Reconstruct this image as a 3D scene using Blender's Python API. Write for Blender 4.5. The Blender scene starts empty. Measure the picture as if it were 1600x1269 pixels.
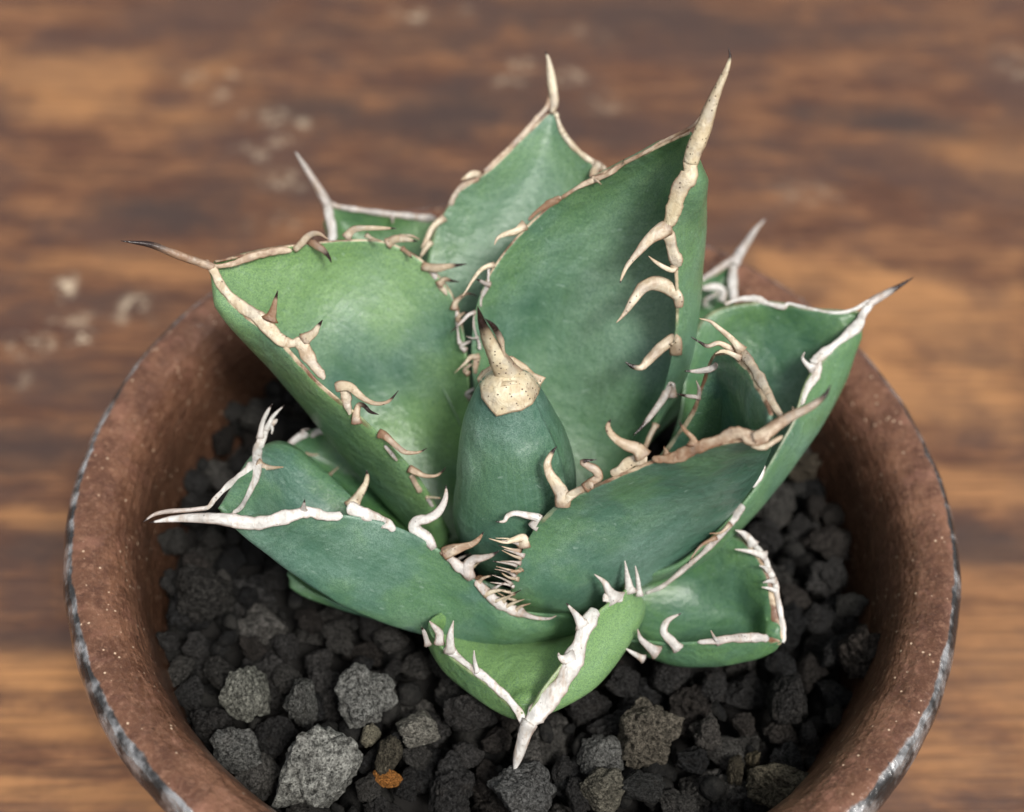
import bpy, bmesh, math, random
import numpy as np
from mathutils import Vector, Matrix, noise
from mathutils.bvhtree import BVHTree

random.seed(7); rng = np.random.default_rng(7); noise.seed_set(3)
S = bpy.context.scene
S.unit_settings.system = 'METRIC'; S.unit_settings.scale_length = 0.1     # one unit is one decimetre: a bonsai-sized pot two decimetres wide
SOIL = 0.65            # height of the stones' surface above the table
# ------------------------------------------------------------------ camera
TH, F = 0.864222855, 2000.0
fwd = np.array([0, math.cos(TH), -math.sin(TH)]); rt = np.array([1.0, 0, 0]); upv = np.cross(rt, fwd)
roll = -0.0683824
cr, sr = math.cos(roll), -math.sin(roll)
CX = rt*cr + upv*sr; CU = -rt*sr + upv*cr
CAM = np.array([-0.02530507, -1.73265374, 2.54395982 + SOIL])
cam = bpy.data.objects.new('camera', bpy.data.cameras.new('camera')); S.collection.objects.link(cam)
cam.matrix_world = Matrix(((CX[0], CU[0], -fwd[0], CAM[0]), (CX[1], CU[1], -fwd[1], CAM[1]), (CX[2], CU[2], -fwd[2], CAM[2]), (0, 0, 0, 1)))
cam.data.sensor_width = 36; cam.data.lens = 36*F/1600; cam.data.clip_start = 0.05; cam.data.clip_end = 100
cam.data.dof.use_dof = True; cam.data.dof.focus_distance = 2.60; cam.data.dof.aperture_fstop = 0.74; cam.data.dof.aperture_blades = 0
S.camera = cam
# ------------------------------------------------------------------ daylight
SUN_EL, SUN_AZ = math.radians(56), math.radians(148)        # azimuth clockwise from +y
w = bpy.data.worlds.new('World'); S.world = w; w.use_nodes = True
nt = w.node_tree; nt.nodes.clear()
sky = nt.nodes.new('ShaderNodeTexSky'); sky.sky_type = 'NISHITA'; sky.sun_disc = False
sky.sun_elevation = SUN_EL; sky.sun_rotation = SUN_AZ; sky.dust_density = 4; sky.air_density = 1.0
hs = nt.nodes.new('ShaderNodeHueSaturation'); hs.inputs['Saturation'].default_value = 0.25
bg = nt.nodes.new('ShaderNodeBackground'); bg.inputs[1].default_value = 0.07
ow = nt.nodes.new('ShaderNodeOutputWorld')
nt.links.new(sky.outputs[0], hs.inputs['Color']); nt.links.new(hs.outputs[0], bg.inputs[0]); nt.links.new(bg.outputs[0], ow.inputs[0])
sl = bpy.data.lights.new('sun', 'SUN'); sl.energy = 1.5; sl.angle = math.radians(13); sl.color = (1, .96, .9)
so = bpy.data.objects.new('sun', sl); S.collection.objects.link(so)
sd = Vector((math.sin(SUN_AZ)*math.cos(SUN_EL), math.cos(SUN_AZ)*math.cos(SUN_EL), math.sin(SUN_EL)))
so.rotation_euler = sd.to_track_quat('Z', 'Y').to_euler(); so.location = sd*5
S.view_settings.view_transform = 'Standard'; S.view_settings.look = 'None'; S.view_settings.gamma = 1
S.view_settings.exposure = 1.08

# ------------------------------------------------------------------ helpers
def tag(o, label=None, cat=None, group=None, kind=None):
    if label: o['label'] = label
    if cat: o['category'] = cat
    if group: o['group'] = group
    if kind: o['kind'] = kind
    return o
def link(o, parent=None):
    S.collection.objects.link(o); o.parent = parent; return o
def mesh_obj(name, verts, faces, mat, parent=None, smooth=True, attrs=None):
    me = bpy.data.meshes.new(name); me.from_pydata([tuple(map(float, v)) for v in verts], [], faces)
    if smooth: me.polygons.foreach_set('use_smooth', [True]*len(me.polygons))
    for k, v in (attrs or {}).items():
        a = me.attributes.new(k, 'FLOAT', 'POINT'); a.data.foreach_set('value', np.asarray(v, dtype=np.float32))
    me.materials.append(mat); me.update()
    return link(bpy.data.objects.new(name, me), parent)
def ray(px, py): return fwd + CX*(px-800)/F - CU*(py-634.5)/F
def un(px, py, h):
    d = ray(px, py); t = (SOIL+h-CAM[2])/d[2]; return CAM + t*d
def atd(px, py, dep): return CAM + ray(px, py)*dep
def dep(p): return float((np.asarray(p)-CAM)@fwd)
def proj(P):
    d = np.asarray(P)-CAM; z = d@fwd
    return np.stack([800+F*(d@CX)/z, 634.5-F*(d@CU)/z], -1)
def nz(p, s, seed=0.0, oct=3): return noise.fractal(Vector((p[0]*s+seed, p[1]*s-seed, p[2]*s+seed*.37)), 1.0, 2.0, oct)

# ------------------------------------------------------------------ materials
class N:
    def __init__(s, name):
        s.m = bpy.data.materials.new(name); s.m.use_nodes = True; s.t = s.m.node_tree; s.b = s.t.nodes['Principled BSDF']; s.o = s.t.nodes['Material Output']
    def n(s, t, **k):
        x = s.t.nodes.new(t)
        for a, b in k.items(): setattr(x, a, b)
        return x
    def L(s, a, b): s.t.links.new(a, b)
    def set(s, sock, v):
        if isinstance(v, bpy.types.NodeSocket): s.L(v, sock)
        else: sock.default_value = v
    def noise(s, vec, sc, det=4, rough=.55, dist=0):
        x = s.n('ShaderNodeTexNoise'); x.inputs['Scale'].default_value = sc; x.inputs['Detail'].default_value = det
        x.inputs['Roughness'].default_value = rough; x.inputs['Distortion'].default_value = dist
        if vec: s.L(vec, x.inputs['Vector'])
        return x.outputs['Fac']
    def vor(s, vec, sc, feat='F1', out='Distance', rnd=1):
        x = s.n('ShaderNodeTexVoronoi', feature=feat); x.inputs['Scale'].default_value = sc; x.inputs['Randomness'].default_value = rnd
        if vec: s.L(vec, x.inputs['Vector'])
        return x.outputs[out]
    def ramp(s, v, a, b, c=0., d=1., smooth=True):
        x = s.n('ShaderNodeMapRange', interpolation_type='SMOOTHSTEP' if smooth else 'LINEAR'); s.set(x.inputs[0], v)
        for i, q in zip((1, 2, 3, 4), (a, b, c, d)): x.inputs[i].default_value = q
        return x.outputs[0]
    def mix(s, f, a, b, mode='MIX'):
        x = s.n('ShaderNodeMix', data_type='RGBA', blend_type=mode); s.set(x.inputs[0], f)
        s.set(x.inputs[6], a if isinstance(a, bpy.types.NodeSocket) else (*a, 1)); s.set(x.inputs[7], b if isinstance(b, bpy.types.NodeSocket) else (*b, 1))
        return x.outputs[2]
    def math(s, op, a, b=0., c=0.):
        x = s.n('ShaderNodeMath', operation=op); s.set(x.inputs[0], a); s.set(x.inputs[1], b); s.set(x.inputs[2], c); return x.outputs[0]
    def map(s, vec, loc=(0, 0, 0), rot=(0, 0, 0), sc=(1, 1, 1)):
        x = s.n('ShaderNodeMapping'); s.L(vec, x.inputs[0]); x.inputs[1].default_value = loc; x.inputs[2].default_value = rot; x.inputs[3].default_value = sc; return x.outputs[0]
    def attr(s, name):
        return s.n('ShaderNodeAttribute', attribute_name=name).outputs['Fac']
    def coord(s, k='Object'): return s.n('ShaderNodeTexCoord').outputs[k]
    def bump(s, h, st, dist=.01, prev=None):
        x = s.n('ShaderNodeBump'); x.inputs['Strength'].default_value = st; x.inputs['Distance'].default_value = dist; s.L(h, x.inputs['Height'])
        if prev: s.L(prev, x.inputs['Normal'])
        return x.outputs[0]
    def fin(s, col, rough=.5, nrm=None, **k):
        s.set(s.b.inputs['Base Color'], col if isinstance(col, bpy.types.NodeSocket) else (*col, 1)); s.set(s.b.inputs['Roughness'], rough)
        if nrm: s.L(nrm, s.b.inputs['Normal'])
        for a, v in k.items(): s.set(s.b.inputs[a.replace('_', ' ')], v)
        return s.m

def leaf_mat():
    m = N('agave_leaf'); c = m.coord(); t = m.attr('along'); sx = m.attr('across'); e = m.attr('edge'); back = m.attr('back')
    oc = m.n('ShaderNodeObjectInfo'); sep = m.n('ShaderNodeSeparateColor'); m.L(oc.outputs['Color'], sep.inputs[0])
    green, pale, border, rnd = sep.outputs[0], sep.outputs[1], sep.outputs[2], oc.outputs['Random']
    comb = m.n('ShaderNodeCombineXYZ'); m.L(m.math('MULTIPLY', sx, 9.), comb.inputs[0]); m.L(m.math('MULTIPLY', t, 1.3), comb.inputs[1]); m.L(m.math('MULTIPLY', rnd, 40.), comb.inputs[2])
    streak = m.noise(comb.outputs[0], 2.2, 5, .6, .4)
    big = m.noise(c, 3.2, 5, .6, .2); mid = m.noise(c, 14, 6, .65, .4); fine = m.noise(c, 150, 4, .75); vfine = m.noise(c, 420, 2, .6)
    glau = m.mix(m.ramp(big, .35, .68), (.040, .106, .086), (.104, .200, .160))
    glau = m.mix(m.ramp(m.math('MULTIPLY_ADD', streak, .8, m.math('MULTIPLY', mid, .2)), .46, .64, 0, .5), glau, (.034, .100, .066))
    bloom = m.math('MULTIPLY', m.ramp(m.math('MULTIPLY_ADD', big, .65, m.math('MULTIPLY', mid, .35)), .40, .64), m.ramp(fine, .30, .60))
    bloom = m.math('MULTIPLY', bloom, m.math('SUBTRACT', 1.0, m.math('MULTIPLY', green, .75))); col = m.mix(m.math('MULTIPLY', bloom, .52), glau, (.285, .385, .365))
    # fresh green where the waxy bloom is thin
    gcol = m.mix(m.ramp(mid, .3, .7), (.030, .090, .010), (.095, .210, .034))
    base = m.ramp(t, .0, .28, .7, 0.)
    gf = m.math('MAXIMUM', m.math('MULTIPLY', green, m.ramp(big, .25, .7, 1.1, .45)), base)
    col = m.mix(gf, col, gcol)
    col = m.mix(m.math('MULTIPLY', pale, m.ramp(m.noise(c, 2.4, 3, .5), .28, .55)), col, (.235, .385, .135))
    ed = m.math('MULTIPLY', m.ramp(m.math('ADD', e, m.math('MULTIPLY', mid, -.10)), -.02, .07, 1, 0), m.ramp(m.noise(c, 9, 3), .4, .6, .15, .9))
    col = m.mix(m.math('MULTIPLY', ed, .40), col, (.150, .28, .065))
    # fine grain: tiny dark pores and pale scratches
    col = m.mix(m.ramp(vfine, .42, .60, 0, .62), col, (.028, .085, .058))
    cb2 = m.n('ShaderNodeCombineXYZ'); m.L(m.math('MULTIPLY', sx, 60.), cb2.inputs[0]); m.L(m.math('MULTIPLY', t, 2.5), cb2.inputs[1]); m.L(m.math('MULTIPLY', rnd, 11.), cb2.inputs[2])
    fib = m.noise(cb2.outputs[0], 1.6, 3, .6, .2); col = m.mix(m.ramp(fib, .5, .7, 0, .14), col, (.17, .29, .23))
    scr = m.noise(m.map(c, rot=(.5, .3, .8), sc=(30, 260, 60)), 1, 2, .5)
    col = m.mix(m.ramp(scr, .66, .76, 0, .35), col, (.33, .44, .38))
    pores = m.ramp(m.vor(c, 60), .03, .09, .55, 0)
    col = m.mix(m.math('MULTIPLY', pores, m.ramp(m.noise(c, 5, 2), .45, .6)), col, (.03, .06, .04))
    col = m.mix(m.math('MULTIPLY', back, .12), col, (.14, .26, .14))
    brd = m.math('MULTIPLY', m.ramp(m.math('ADD', e, m.math('MULTIPLY', m.noise(c, 30, 3), .006)), .0055, .0070, 1, 0), m.ramp(m.math('ADD', t, m.math('MULTIPLY', m.noise(c, 8, 2), .5)), .62, .74))
    col = m.mix(m.math('MULTIPLY', brd, border), col, m.mix(m.ramp(m.noise(c, 24, 4), .4, .6), (.50, .40, .27), (.16, .08, .045)))
    h = m.math('ADD', m.math('MULTIPLY', fine, .5), m.math('MULTIPLY', mid, 1.))
    nr = m.bump(big, .45, .06); nr = m.bump(mid, .30, .012, nr); nr = m.bump(fine, .32, .003, nr)
    return m.fin(col, m.ramp(bloom, 0, 1, .32, .56), nr, Specular_IOR_Level=.5, Subsurface_Weight=.0, Coat_Weight=.05, Coat_Roughness=.35)
M_LEAF = leaf_mat()

def horn_mat(name, a, b, spot, brown, gate=.5):
    m = N(name); c = m.coord(); v = m.attr('dark'); root = m.attr('root'); r = m.n('ShaderNodeObjectInfo').outputs['Random']
    off = m.n('ShaderNodeVectorMath', operation='ADD'); m.L(c, off.inputs[0]); cb = m.n('ShaderNodeCombineXYZ'); m.L(m.math('MULTIPLY', r, 20.), cb.inputs[0]); m.L(cb.outputs[0], off.inputs[1]); c2 = off.outputs[0]
    big = m.noise(c2, 9, 4, .6); mid = m.noise(c2, 38, 5, .6, .5); fine = m.noise(c2, 170, 3, .6)
    col = m.mix(m.ramp(mid, .35, .65), a, b)
    col = m.mix(m.math('MULTIPLY', m.ramp(big, .42, .62), brown), col, (.20, .105, .055)); col = m.mix(m.ramp(m.noise(c2, 17, 4, .6), .48, .66, 0, .5), col, (.30, .27, .24))
    col = m.mix(m.math('MULTIPLY', m.ramp(root, .0, .16, 1, 0), .25+brown*.7), col, (.13, .058, .030))
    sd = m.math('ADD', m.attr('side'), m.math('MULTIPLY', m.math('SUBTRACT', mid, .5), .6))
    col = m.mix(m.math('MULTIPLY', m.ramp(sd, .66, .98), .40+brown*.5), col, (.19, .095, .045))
    lon = m.noise(m.map(c2, rot=(.3, .2, .4), sc=(60, 14, 30)), 1, 4, .6); col = m.mix(m.ramp(lon, .52, .68, 0, .45), col, (.30, .19, .11))
    col = m.mix(m.math('MULTIPLY', m.ramp(m.math('ADD', root, m.math('MULTIPLY', m.math('SUBTRACT', mid, .5), .5)), .62, 1.0), .25+.5*brown), col, (.24, .12, .06))
    sp = m.math('MULTIPLY', m.ramp(m.vor(c2, 95), .12, .22, 1, 0), m.ramp(m.noise(c2, 25, 2), gate, gate+.1))
    col = m.mix(m.math('MULTIPLY', sp, spot), col, (.07, .045, .03))
    col = m.mix(m.ramp(m.noise(c2, 60, 4, .7), .60, .70, 0, .55), col, (.24, .17, .12))
    dk = m.ramp(m.math('ADD', v, m.math('MULTIPLY', m.math('SUBTRACT', mid, .5), .35)), .3, .75)
    col = m.mix(dk, col, (.022, .012, .010))
    nr = m.bump(mid, .55, .010); nr = m.bump(fine, .35, .0025, nr)
    return m.fin(col, m.ramp(dk, 0, 1, .40, .22), nr, Specular_IOR_Level=.5)
M_HORN = {'k': horn_mat('speckled_horn', (.54, .45, .29), (.66, .59, .42), 1, .35, .34), 'c': horn_mat('cream_horn', (.54, .45, .31), (.68, .61, .47), 1, .5),
          'w': horn_mat('white_horn', (.50, .49, .46), (.68, .67, .64), .6, .12),
          'g': horn_mat('grey_horn', (.36, .34, .32), (.56, .53, .50), .7, .35),
          'b': horn_mat('brown_horn', (.38, .28, .20), (.60, .50, .37), .5, .9)}

def stone_mat():
    m = N('lava_stone'); c = m.coord(); oi = m.n('ShaderNodeObjectInfo'); r = oi.outputs['Random']
    off = m.n('ShaderNodeVectorMath', operation='ADD'); m.L(c, off.inputs[0]); cb = m.n('ShaderNodeCombineXYZ'); m.L(m.math('MULTIPLY', r, 30.), cb.inputs[1]); m.L(cb.outputs[0], off.inputs[1]); c2 = off.outputs[0]
    n1 = m.noise(c2, 1.5, 5, .65); n2 = m.noise(c2, 7, 5, .7); n3 = m.noise(c2, 22, 3, .7)
    pit = m.ramp(m.vor(c2, 5.5), .10, .42); pit2 = m.ramp(m.vor(c2, 13), .08, .40)
    k = m.math('MULTIPLY', m.ramp(n2, .3, .7, .22, 2.0), m.ramp(n3, .3, .7, .72, 1.3))
    sc = m.n('ShaderNodeVectorMath', operation='SCALE'); m.L(oi.outputs['Color'], sc.inputs[0]); m.L(k, sc.inputs['Scale'])
    col = m.mix(m.ramp(n1, .5, .75, 0, .35), sc.outputs[0], (.045, .036, .028))
    col = m.mix(m.ramp(pit2, 0, 1, .55, 0), col, (.006, .005, .005))
    nr = m.bump(pit, .7, .12); nr = m.bump(pit2, .6, .05, nr); nr = m.bump(n2, 1.0, .16, nr); nr = m.bump(n3, .7, .03, nr)
    return m.fin(col, .85, nr, Specular_IOR_Level=.12)
M_STONE = stone_mat()

def clay_mat():
    m = N('fired_clay'); c = m.coord(); big = m.noise(c, 3, 5, .6, .6); mid = m.noise(c, 16, 6, .65, .4); fine = m.noise(c, 120, 4, .7)
    g = m.attr('glaze'); drip = m.noise(m.map(c, sc=(9, 9, 4)), 2.2, 5, .65)
    col = m.mix(m.ramp(big, .35, .65), (.105, .048, .028), (.195, .094, .056))
    col = m.mix(m.ramp(mid, .42, .62, 0, .7), col, (.075, .032, .020)); col = m.mix(m.ramp(m.noise(c, 48, 5, .75), .52, .68, 0, .5), col, (.29, .155, .10))
    col = m.mix(m.ramp(drip, .5, .7, 0, .4), col, (.28, .135, .095))
    low_dark = m.attr('deep')  # clay turns darker brown towards the bottom of the inner wall, in streaks
    col = m.mix(m.math('MULTIPLY', low_dark, m.ramp(drip, .3, .6, .65, 1)), col, (.060, .028, .016))
    gr = m.ramp(m.vor(c, 52), .10, .17, 1, 0)
    col = m.mix(m.math('MULTIPLY', gr, m.ramp(m.noise(c, 30, 2), .48, .55)), col, (.55, .40, .28))
    dk = m.ramp(m.vor(m.map(c, loc=(3, 1, 2)), 28), .04, .12, 1, 0)
    col = m.mix(m.math('MULTIPLY', dk, m.ramp(m.noise(c, 12, 2), .5, .62)), col, (.03, .02, .018))
    col = m.mix(m.ramp(fine, .48, .7, 0, .25), col, (.34, .20, .13))
    gl = m.ramp(m.math('ADD', g, m.math('MULTIPLY', m.math('SUBTRACT', m.noise(c, 14, 4, .6), .5), .55)), .40, .52)
    gcol = m.mix(m.ramp(m.noise(c, 16, 3, .6), .42, .64), (.055, .053, .05), (.58, .57, .56))
    col = m.mix(gl, col, gcol)
    nr = m.bump(mid, .45, .012); nr = m.bump(m.vor(c, 70), .30, .005, nr); nr = m.bump(m.noise(m.map(c, sc=(1, 1, 5)), 14, 4, .6), .5, .012, nr); nr = m.bump(fine, .4, .0025, nr)
    return m.fin(col, m.mix(gl, (.28,)*3, m.ramp(m.noise(c, 35, 4), .35, .7, .12, .30)), nr, Specular_IOR_Level=m.ramp(gl, 0, 1, .4, 1.0), Metallic=m.math('MULTIPLY', gl, .75), Coat_Weight=m.math('MULTIPLY', gl, .6), Coat_Roughness=.1)
M_CLAY = clay_mat()

def wood_mat():
    m = N('worn_wood'); c0 = m.coord(); c = m.map(c0, rot=(0, 0, math.radians(-4.5)))
    wob = m.noise(m.map(c, sc=(.8, 3, 1)), 1.2, 3)
    ys = m.n('ShaderNodeSeparateXYZ'); m.L(c, ys.inputs[0])
    g1 = m.noise(m.map(c, sc=(1, 3.2, 1)), 2.2, 7, .72, .3)
    g2 = m.noise(m.map(c, sc=(.9, 22, 1)), 2.4, 6, .65, .4)
    g3 = m.noise(m.map(c, sc=(2.5, 40, 1)), 3, 4, .75)
    blot = m.noise(m.map(c, loc=(1.3, .4, 0), sc=(.9, 1.3, 1)), 1.7, 6, .68, .3)
    col = m.mix(m.ramp(g1, .35, .66), (.110, .046, .025), (.275, .128, .056))
    col = m.mix(m.ramp(g2, .44, .62, 0, .62), col, (.055, .025, .016))
    col = m.mix(m.ramp(g3, .45, .62, 0, .6), col, (.045, .022, .014))
    col = m.mix(m.ramp(blot, .44, .60, 0, .75), col, (.070, .038, .029))
    iso = m.noise(c, 3.2, 5, .65)
    def blob(px, py, wx, wy, soft=.9, nf=1.4):
        p = un(px, py, -SOIL)
        mp = m.n('ShaderNodeMapping', vector_type='POINT'); m.L(c0, mp.inputs[0])
        sx = wx; sy = wy
        mp.inputs[1].default_value = (-p[0]/sx, -p[1]/sy, 0); mp.inputs[3].default_value = (1/sx, 1/sy, 0)
        ln = m.n('ShaderNodeVectorMath', operation='LENGTH'); m.L(mp.outputs[0], ln.inputs[0])
        d = m.math('ADD', ln.outputs['Value'], m.math('MULTIPLY', m.math('SUBTRACT', iso, .5), nf*2))
        return m.ramp(d, 1-soft, 1+soft*.4, 1, 0)
    global ORANGE, DARK, SPOTS
    for (px, py, a, b, s) in ORANGE: col = m.mix(m.math('MULTIPLY', blob(px, py, a, b), m.ramp(g2, .35, .65, s, s*.45)), col, (.46, .225, .085))
    for (px, py, a, b, s) in DARK: col = m.mix(m.math('MULTIPLY', blob(px, py, a, b), s), col, (.045, .030, .026))
    sn = m.ramp(m.noise(m.map(c, loc=(4, 2, 0)), 16, 4, .7), .47, .60)
    for (px, py, a, b, s) in SPOTS: col = m.mix(m.math('MULTIPLY', m.math('MULTIPLY', blob(px, py, a*1.35, b*1.35, .9, .8), sn), min(1, s*1.15)), col, (.60, .49, .35))
    nr = m.bump(g2, .35, .01); nr = m.bump(g3, .4, .004, nr)
    return m.fin(col, m.ramp(g1, .3, .7, .42, .6), nr, Specular_IOR_Level=.4)
ORANGE = [(70, 110, .9, .18, .55), (150, 170, .6, .12, .5), (1430, 480, .55, .28, .75), (1380, 610, .5, .22, .75), (1290, 420, .35, .12, .5), (1560, 240, .4, .2, .35), (1560, 760, .4, .10, .5), (1560, 1000, .35, .3, .45),
          (60, 1050, .5, .09, .8), (40, 1130, .5, .06, .6), (100, 1240, .6, .05, .6), (1500, 1180, .4, .1, .4), (40, 810, .25, .05, .55), (250, 420, .5, .1, .35)]
DARK = [(270, 330, .35, .13, .85), (640, 190, .7, .18, .75), (1400, 190, .45, .11, .85), (690, 300, .25, .1, .8), (1560, 850, .35, .10, .7), (30, 1000, .3, .07, .6), (40, 700, .5, .12, .7), (120, 600, .3, .1, .5), (1050, 480, .5, .12, .45), (60, 860, .25, .08, .6),
        (1000, 30, 1.3, .25, .6), (820, 160, .8, .2, .5), (600, 60, .8, .2, .5), (430, 300, .6, .2, .4), (1180, 230, .5, .1, .4), (200, 470, .2, .08, .5), (1540, 560, .12, .05, .4)]
SPOTS = [(100, 450, .035, .06, .8), (207, 480, .04, .05, .7), (48, 540, .06, .045, .75), (125, 528, .035, .035, .85), (105, 500, .06, .03, .4), (160, 500, .12, .025, .25), (40, 595, .035, .03, .3),
         (300, 122, .04, .035, .35), (345, 150, .035, .035, .35), (375, 180, .03, .03, .35), (360, 118, .025, .03, .3), (430, 185, .05, .05, .38), (468, 195, .035, .035, .42), (440, 220, .05, .035, .42), (410, 245, .035, .035, .42), (445, 285, .07, .06, .45), (385, 230, .06, .03, .3),
         (640, 22, .07, .045, .45), (735, 18, .04, .04, .25), (812, 100, .05, .05, .5), (895, 122, .06, .06, .45), (790, 125, .06, .04, .3), (950, 160, .08, .06, .22), (530, 180, .03, .03, .25), (910, 50, .1, .05, .15), (1590, 100, .1, .12, .25), (1250, 300, .12, .05, .2), (430, 350, .08, .05, .2)]
M_WOOD = wood_mat()
M_SOIL = N('dark_soil').fin((.008, .007, .006), .95)

# ------------------------------------------------------------------ table
def tabletop():
    bm = bmesh.new(); bmesh.ops.create_cube(bm, size=1)
    for v in bm.verts: v.co = Vector((v.co.x*30, v.co.y*30, (v.co.z-.5)*.3))
    bmesh.ops.bevel(bm, geom=bm.edges[:], offset=.02, segments=3, affect='EDGES')
    me = bpy.data.meshes.new('tabletop'); bm.to_mesh(me); bm.free(); me.materials.append(M_WOOD); return me
tb = tag(link(bpy.data.objects.new('wooden_tabletop', tabletop())), 'worn brown wooden tabletop with streaky grain and pale marks under the pot', 'table'); tb.location = (0, 0, 0)

# ------------------------------------------------------------------ pot
def lathe(name, prof, mat, parent, n=256, glaze=None, amp=.006):
    V, Fc, G, D = [], [], [], []
    for j, (r, z, g) in enumerate(prof):
        for i in range(n):
            a = 2*math.pi*i/n; x, y = math.cos(a), math.sin(a)
            k = r + amp*nz((x*2, y*2, z*3), 1.4, 4) + .002*nz((x*9, y*9, z*9), 1.5, 9)
            zz = z + .005*nz((x, y, 0), 1.2, 5) + .003*nz((x*8, y*8, z*4), 1.3, 2)
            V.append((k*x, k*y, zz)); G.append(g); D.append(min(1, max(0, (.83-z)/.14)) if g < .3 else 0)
    m = len(prof)
    for j in range(m-1):
        for i in range(n):
            i2 = (i+1) % n; Fc.append((j*n+i, j*n+i2, (j+1)*n+i2, (j+1)*n+i))
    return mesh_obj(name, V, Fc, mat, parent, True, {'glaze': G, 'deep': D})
def dense(pts, k=6):
    out = []
    P = [pts[0]]+list(pts)+[pts[-1]]
    for i in range(1, len(P)-2):
        for s in range(k):
            t = s/k; q = []
            for a, b, c, d in zip(P[i-1], P[i], P[i+1], P[i+2]):
                q.append(.5*((2*b)+(-a+c)*t+(2*a-5*b+4*c-d)*t*t+(-a+3*b-3*c+d)*t**3))
            out.append(tuple(q))
    out.append(tuple(pts[-1])); return out
pot = tag(link(bpy.data.objects.new('clay_pot', None)), 'round reddish brown clay pot with thick lip and dark glazed outer edge', 'pot')
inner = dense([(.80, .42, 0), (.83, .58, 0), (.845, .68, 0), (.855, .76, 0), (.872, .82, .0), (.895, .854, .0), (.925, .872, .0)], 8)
lip = dense([(.925, .872, .0), (.950, .880, .15), (.970, .879, .40), (.986, .868, .78), (.997, .846, 1), (1.0, .815, 1), (.990, .77, 1)], 8)
outer = dense([(.990, .77, 1), (.955, .70, 1), (.955, .60, 1), (.94, .45, 1), (.86, .25, 1), (.72, .10, 1), (.62, .05, .6), (.60, .004, .2), (.56, .004, .0), (.54, .05, 0), (.0, .06, 0)], 7)
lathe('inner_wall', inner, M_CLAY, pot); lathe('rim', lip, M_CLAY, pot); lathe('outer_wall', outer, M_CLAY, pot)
# floor of fine dark soil under the stones
V = [(0, 0, SOIL-.13)]+[(.842*math.cos(a), .842*math.sin(a), SOIL-.13) for a in np.linspace(0, 2*math.pi, 97)[:-1]]
soil = tag(mesh_obj('potting_soil', V, [(0, 1+i, 1+(i+1) % 96) for i in range(96)], M_SOIL), 'dark fine potting soil deep between the lava stones', 'soil', kind='stuff')

# ------------------------------------------------------------------ leaves
plant = tag(link(bpy.data.objects.new('agave_plant', None)), 'blue green spiny agave rosette with cream horned leaf edges growing in the pot', 'succulent')
plant.location = (0, -.08, SOIL); plant_inv = Vector((0, .08, -SOIL))
def cr_interp(P, u):                # Catmull-Rom through the rows of P at parameter u in 0..1
    n = len(P)-1; x = u*n; i = min(int(x), n-1); t = x-i
    p0 = P[i-1] if i > 0 else 2*P[0]-P[1]; p1 = P[i]; p2 = P[i+1]; p3 = P[i+2] if i+2 <= n else 2*P[n]-P[n-1]
    return .5*((2*p1)+(-p0+p2)*t+(2*p0-5*p1+4*p2-p3)*t*t+(-p0+3*p1-3*p2+p3)*t**3)
LEAF = {}
def leaf(key, stations, th=.045, bias=1.0, green=.1, pale=0, NT=80, NS=44, label=None, wav=.004, border=1.0):
    G = np.array([[un(*p) for p in st] for st in stations])
    rows = np.array([[cr_interp(G[:, k], i/(NT-1)) for k in range(G.shape[1])] for i in range(NT)])
    P = np.array([[cr_interp(rows[i], j/(NS-1)) for j in range(NS)] for i in range(NT)])
    du = np.gradient(P, axis=0); dv = np.gradient(P, axis=1); n = np.cross(dv, du); n /= (np.linalg.norm(n, axis=2, keepdims=True)+1e-9)
    for _ in range(3):
        n[1:-1, 1:-1] = (n[1:-1, 1:-1]*2+n[:-2, 1:-1]+n[2:, 1:-1]+n[1:-1, :-2]+n[1:-1, 2:]); n /= (np.linalg.norm(n, axis=2, keepdims=True)+1e-9)
    sed = hash_(key)
    s = np.linspace(0, 1, NS); t = np.linspace(0, 1, NT)
    wid = np.linalg.norm(P[:, 0]-P[:, -1], axis=1)
    T = np.minimum(th, wid*.45+.004)[:, None]*(1-np.abs(2*s-1)**3)[None, :]**.6*np.clip((1-t)*9, .25, 1)[:, None]+.0035
    wob = np.array([[nz(P[i, j], 4.5, sed)*wav*min(1, (1-t[i])*5) for j in range(NS)] for i in range(NT)])
    up = P+n*(T*(1-bias)+wob)[..., None]; lo = P-n*(T*bias-wob)[..., None]
    V = np.concatenate([up.reshape(-1, 3), lo.reshape(-1, 3)]); o = NT*NS; Fc = []
    for i in range(NT-1):
        for j in range(NS-1):
            a = i*NS+j; Fc.append((a, a+1, a+NS+1, a+NS)); Fc.append((o+a, o+a+NS, o+a+NS+1, o+a+1))
        for j, fl in ((0, False), (NS-1, True)):
            a = i*NS+j; q = (a, a+NS, o+a+NS, o+a); Fc.append(q[::-1] if fl else q)
    for j in range(NS-1):
        a = (NT-1)*NS+j; Fc.append((a, a+1, o+a+1, o+a)); a = j; Fc.append((a+1, a, o+a, o+a+1))
    ac = np.tile(s, NT); al = np.repeat(t, NS); wd = np.repeat(wid, NS); ed = np.minimum(ac, 1-ac)*wd
    ob = mesh_obj('leaf', V-np.array([0, -.08, SOIL]), Fc, M_LEAF, plant, True,
                  {'along': np.tile(al, 2), 'across': np.tile(ac, 2), 'edge': np.tile(ed, 2), 'back': np.r_[np.zeros(o), np.ones(o)]})
    ob.color = (green, pale, border, 1)
    if label: ob['label'] = label
    bv = BVHTree.FromPolygons([Vector(v) for v in V], Fc)
    edge = np.concatenate([(up[:, 0]+lo[:, 0])/2, (up[:, -1]+lo[:, -1])/2])
    LEAF[key] = dict(ob=ob, bvh=bv, edge=edge, epx=proj(edge))
    return ob
def hash_(k): return sum(ord(c)*(i+3) for i, c in enumerate(k)) % 97*1.37

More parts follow.
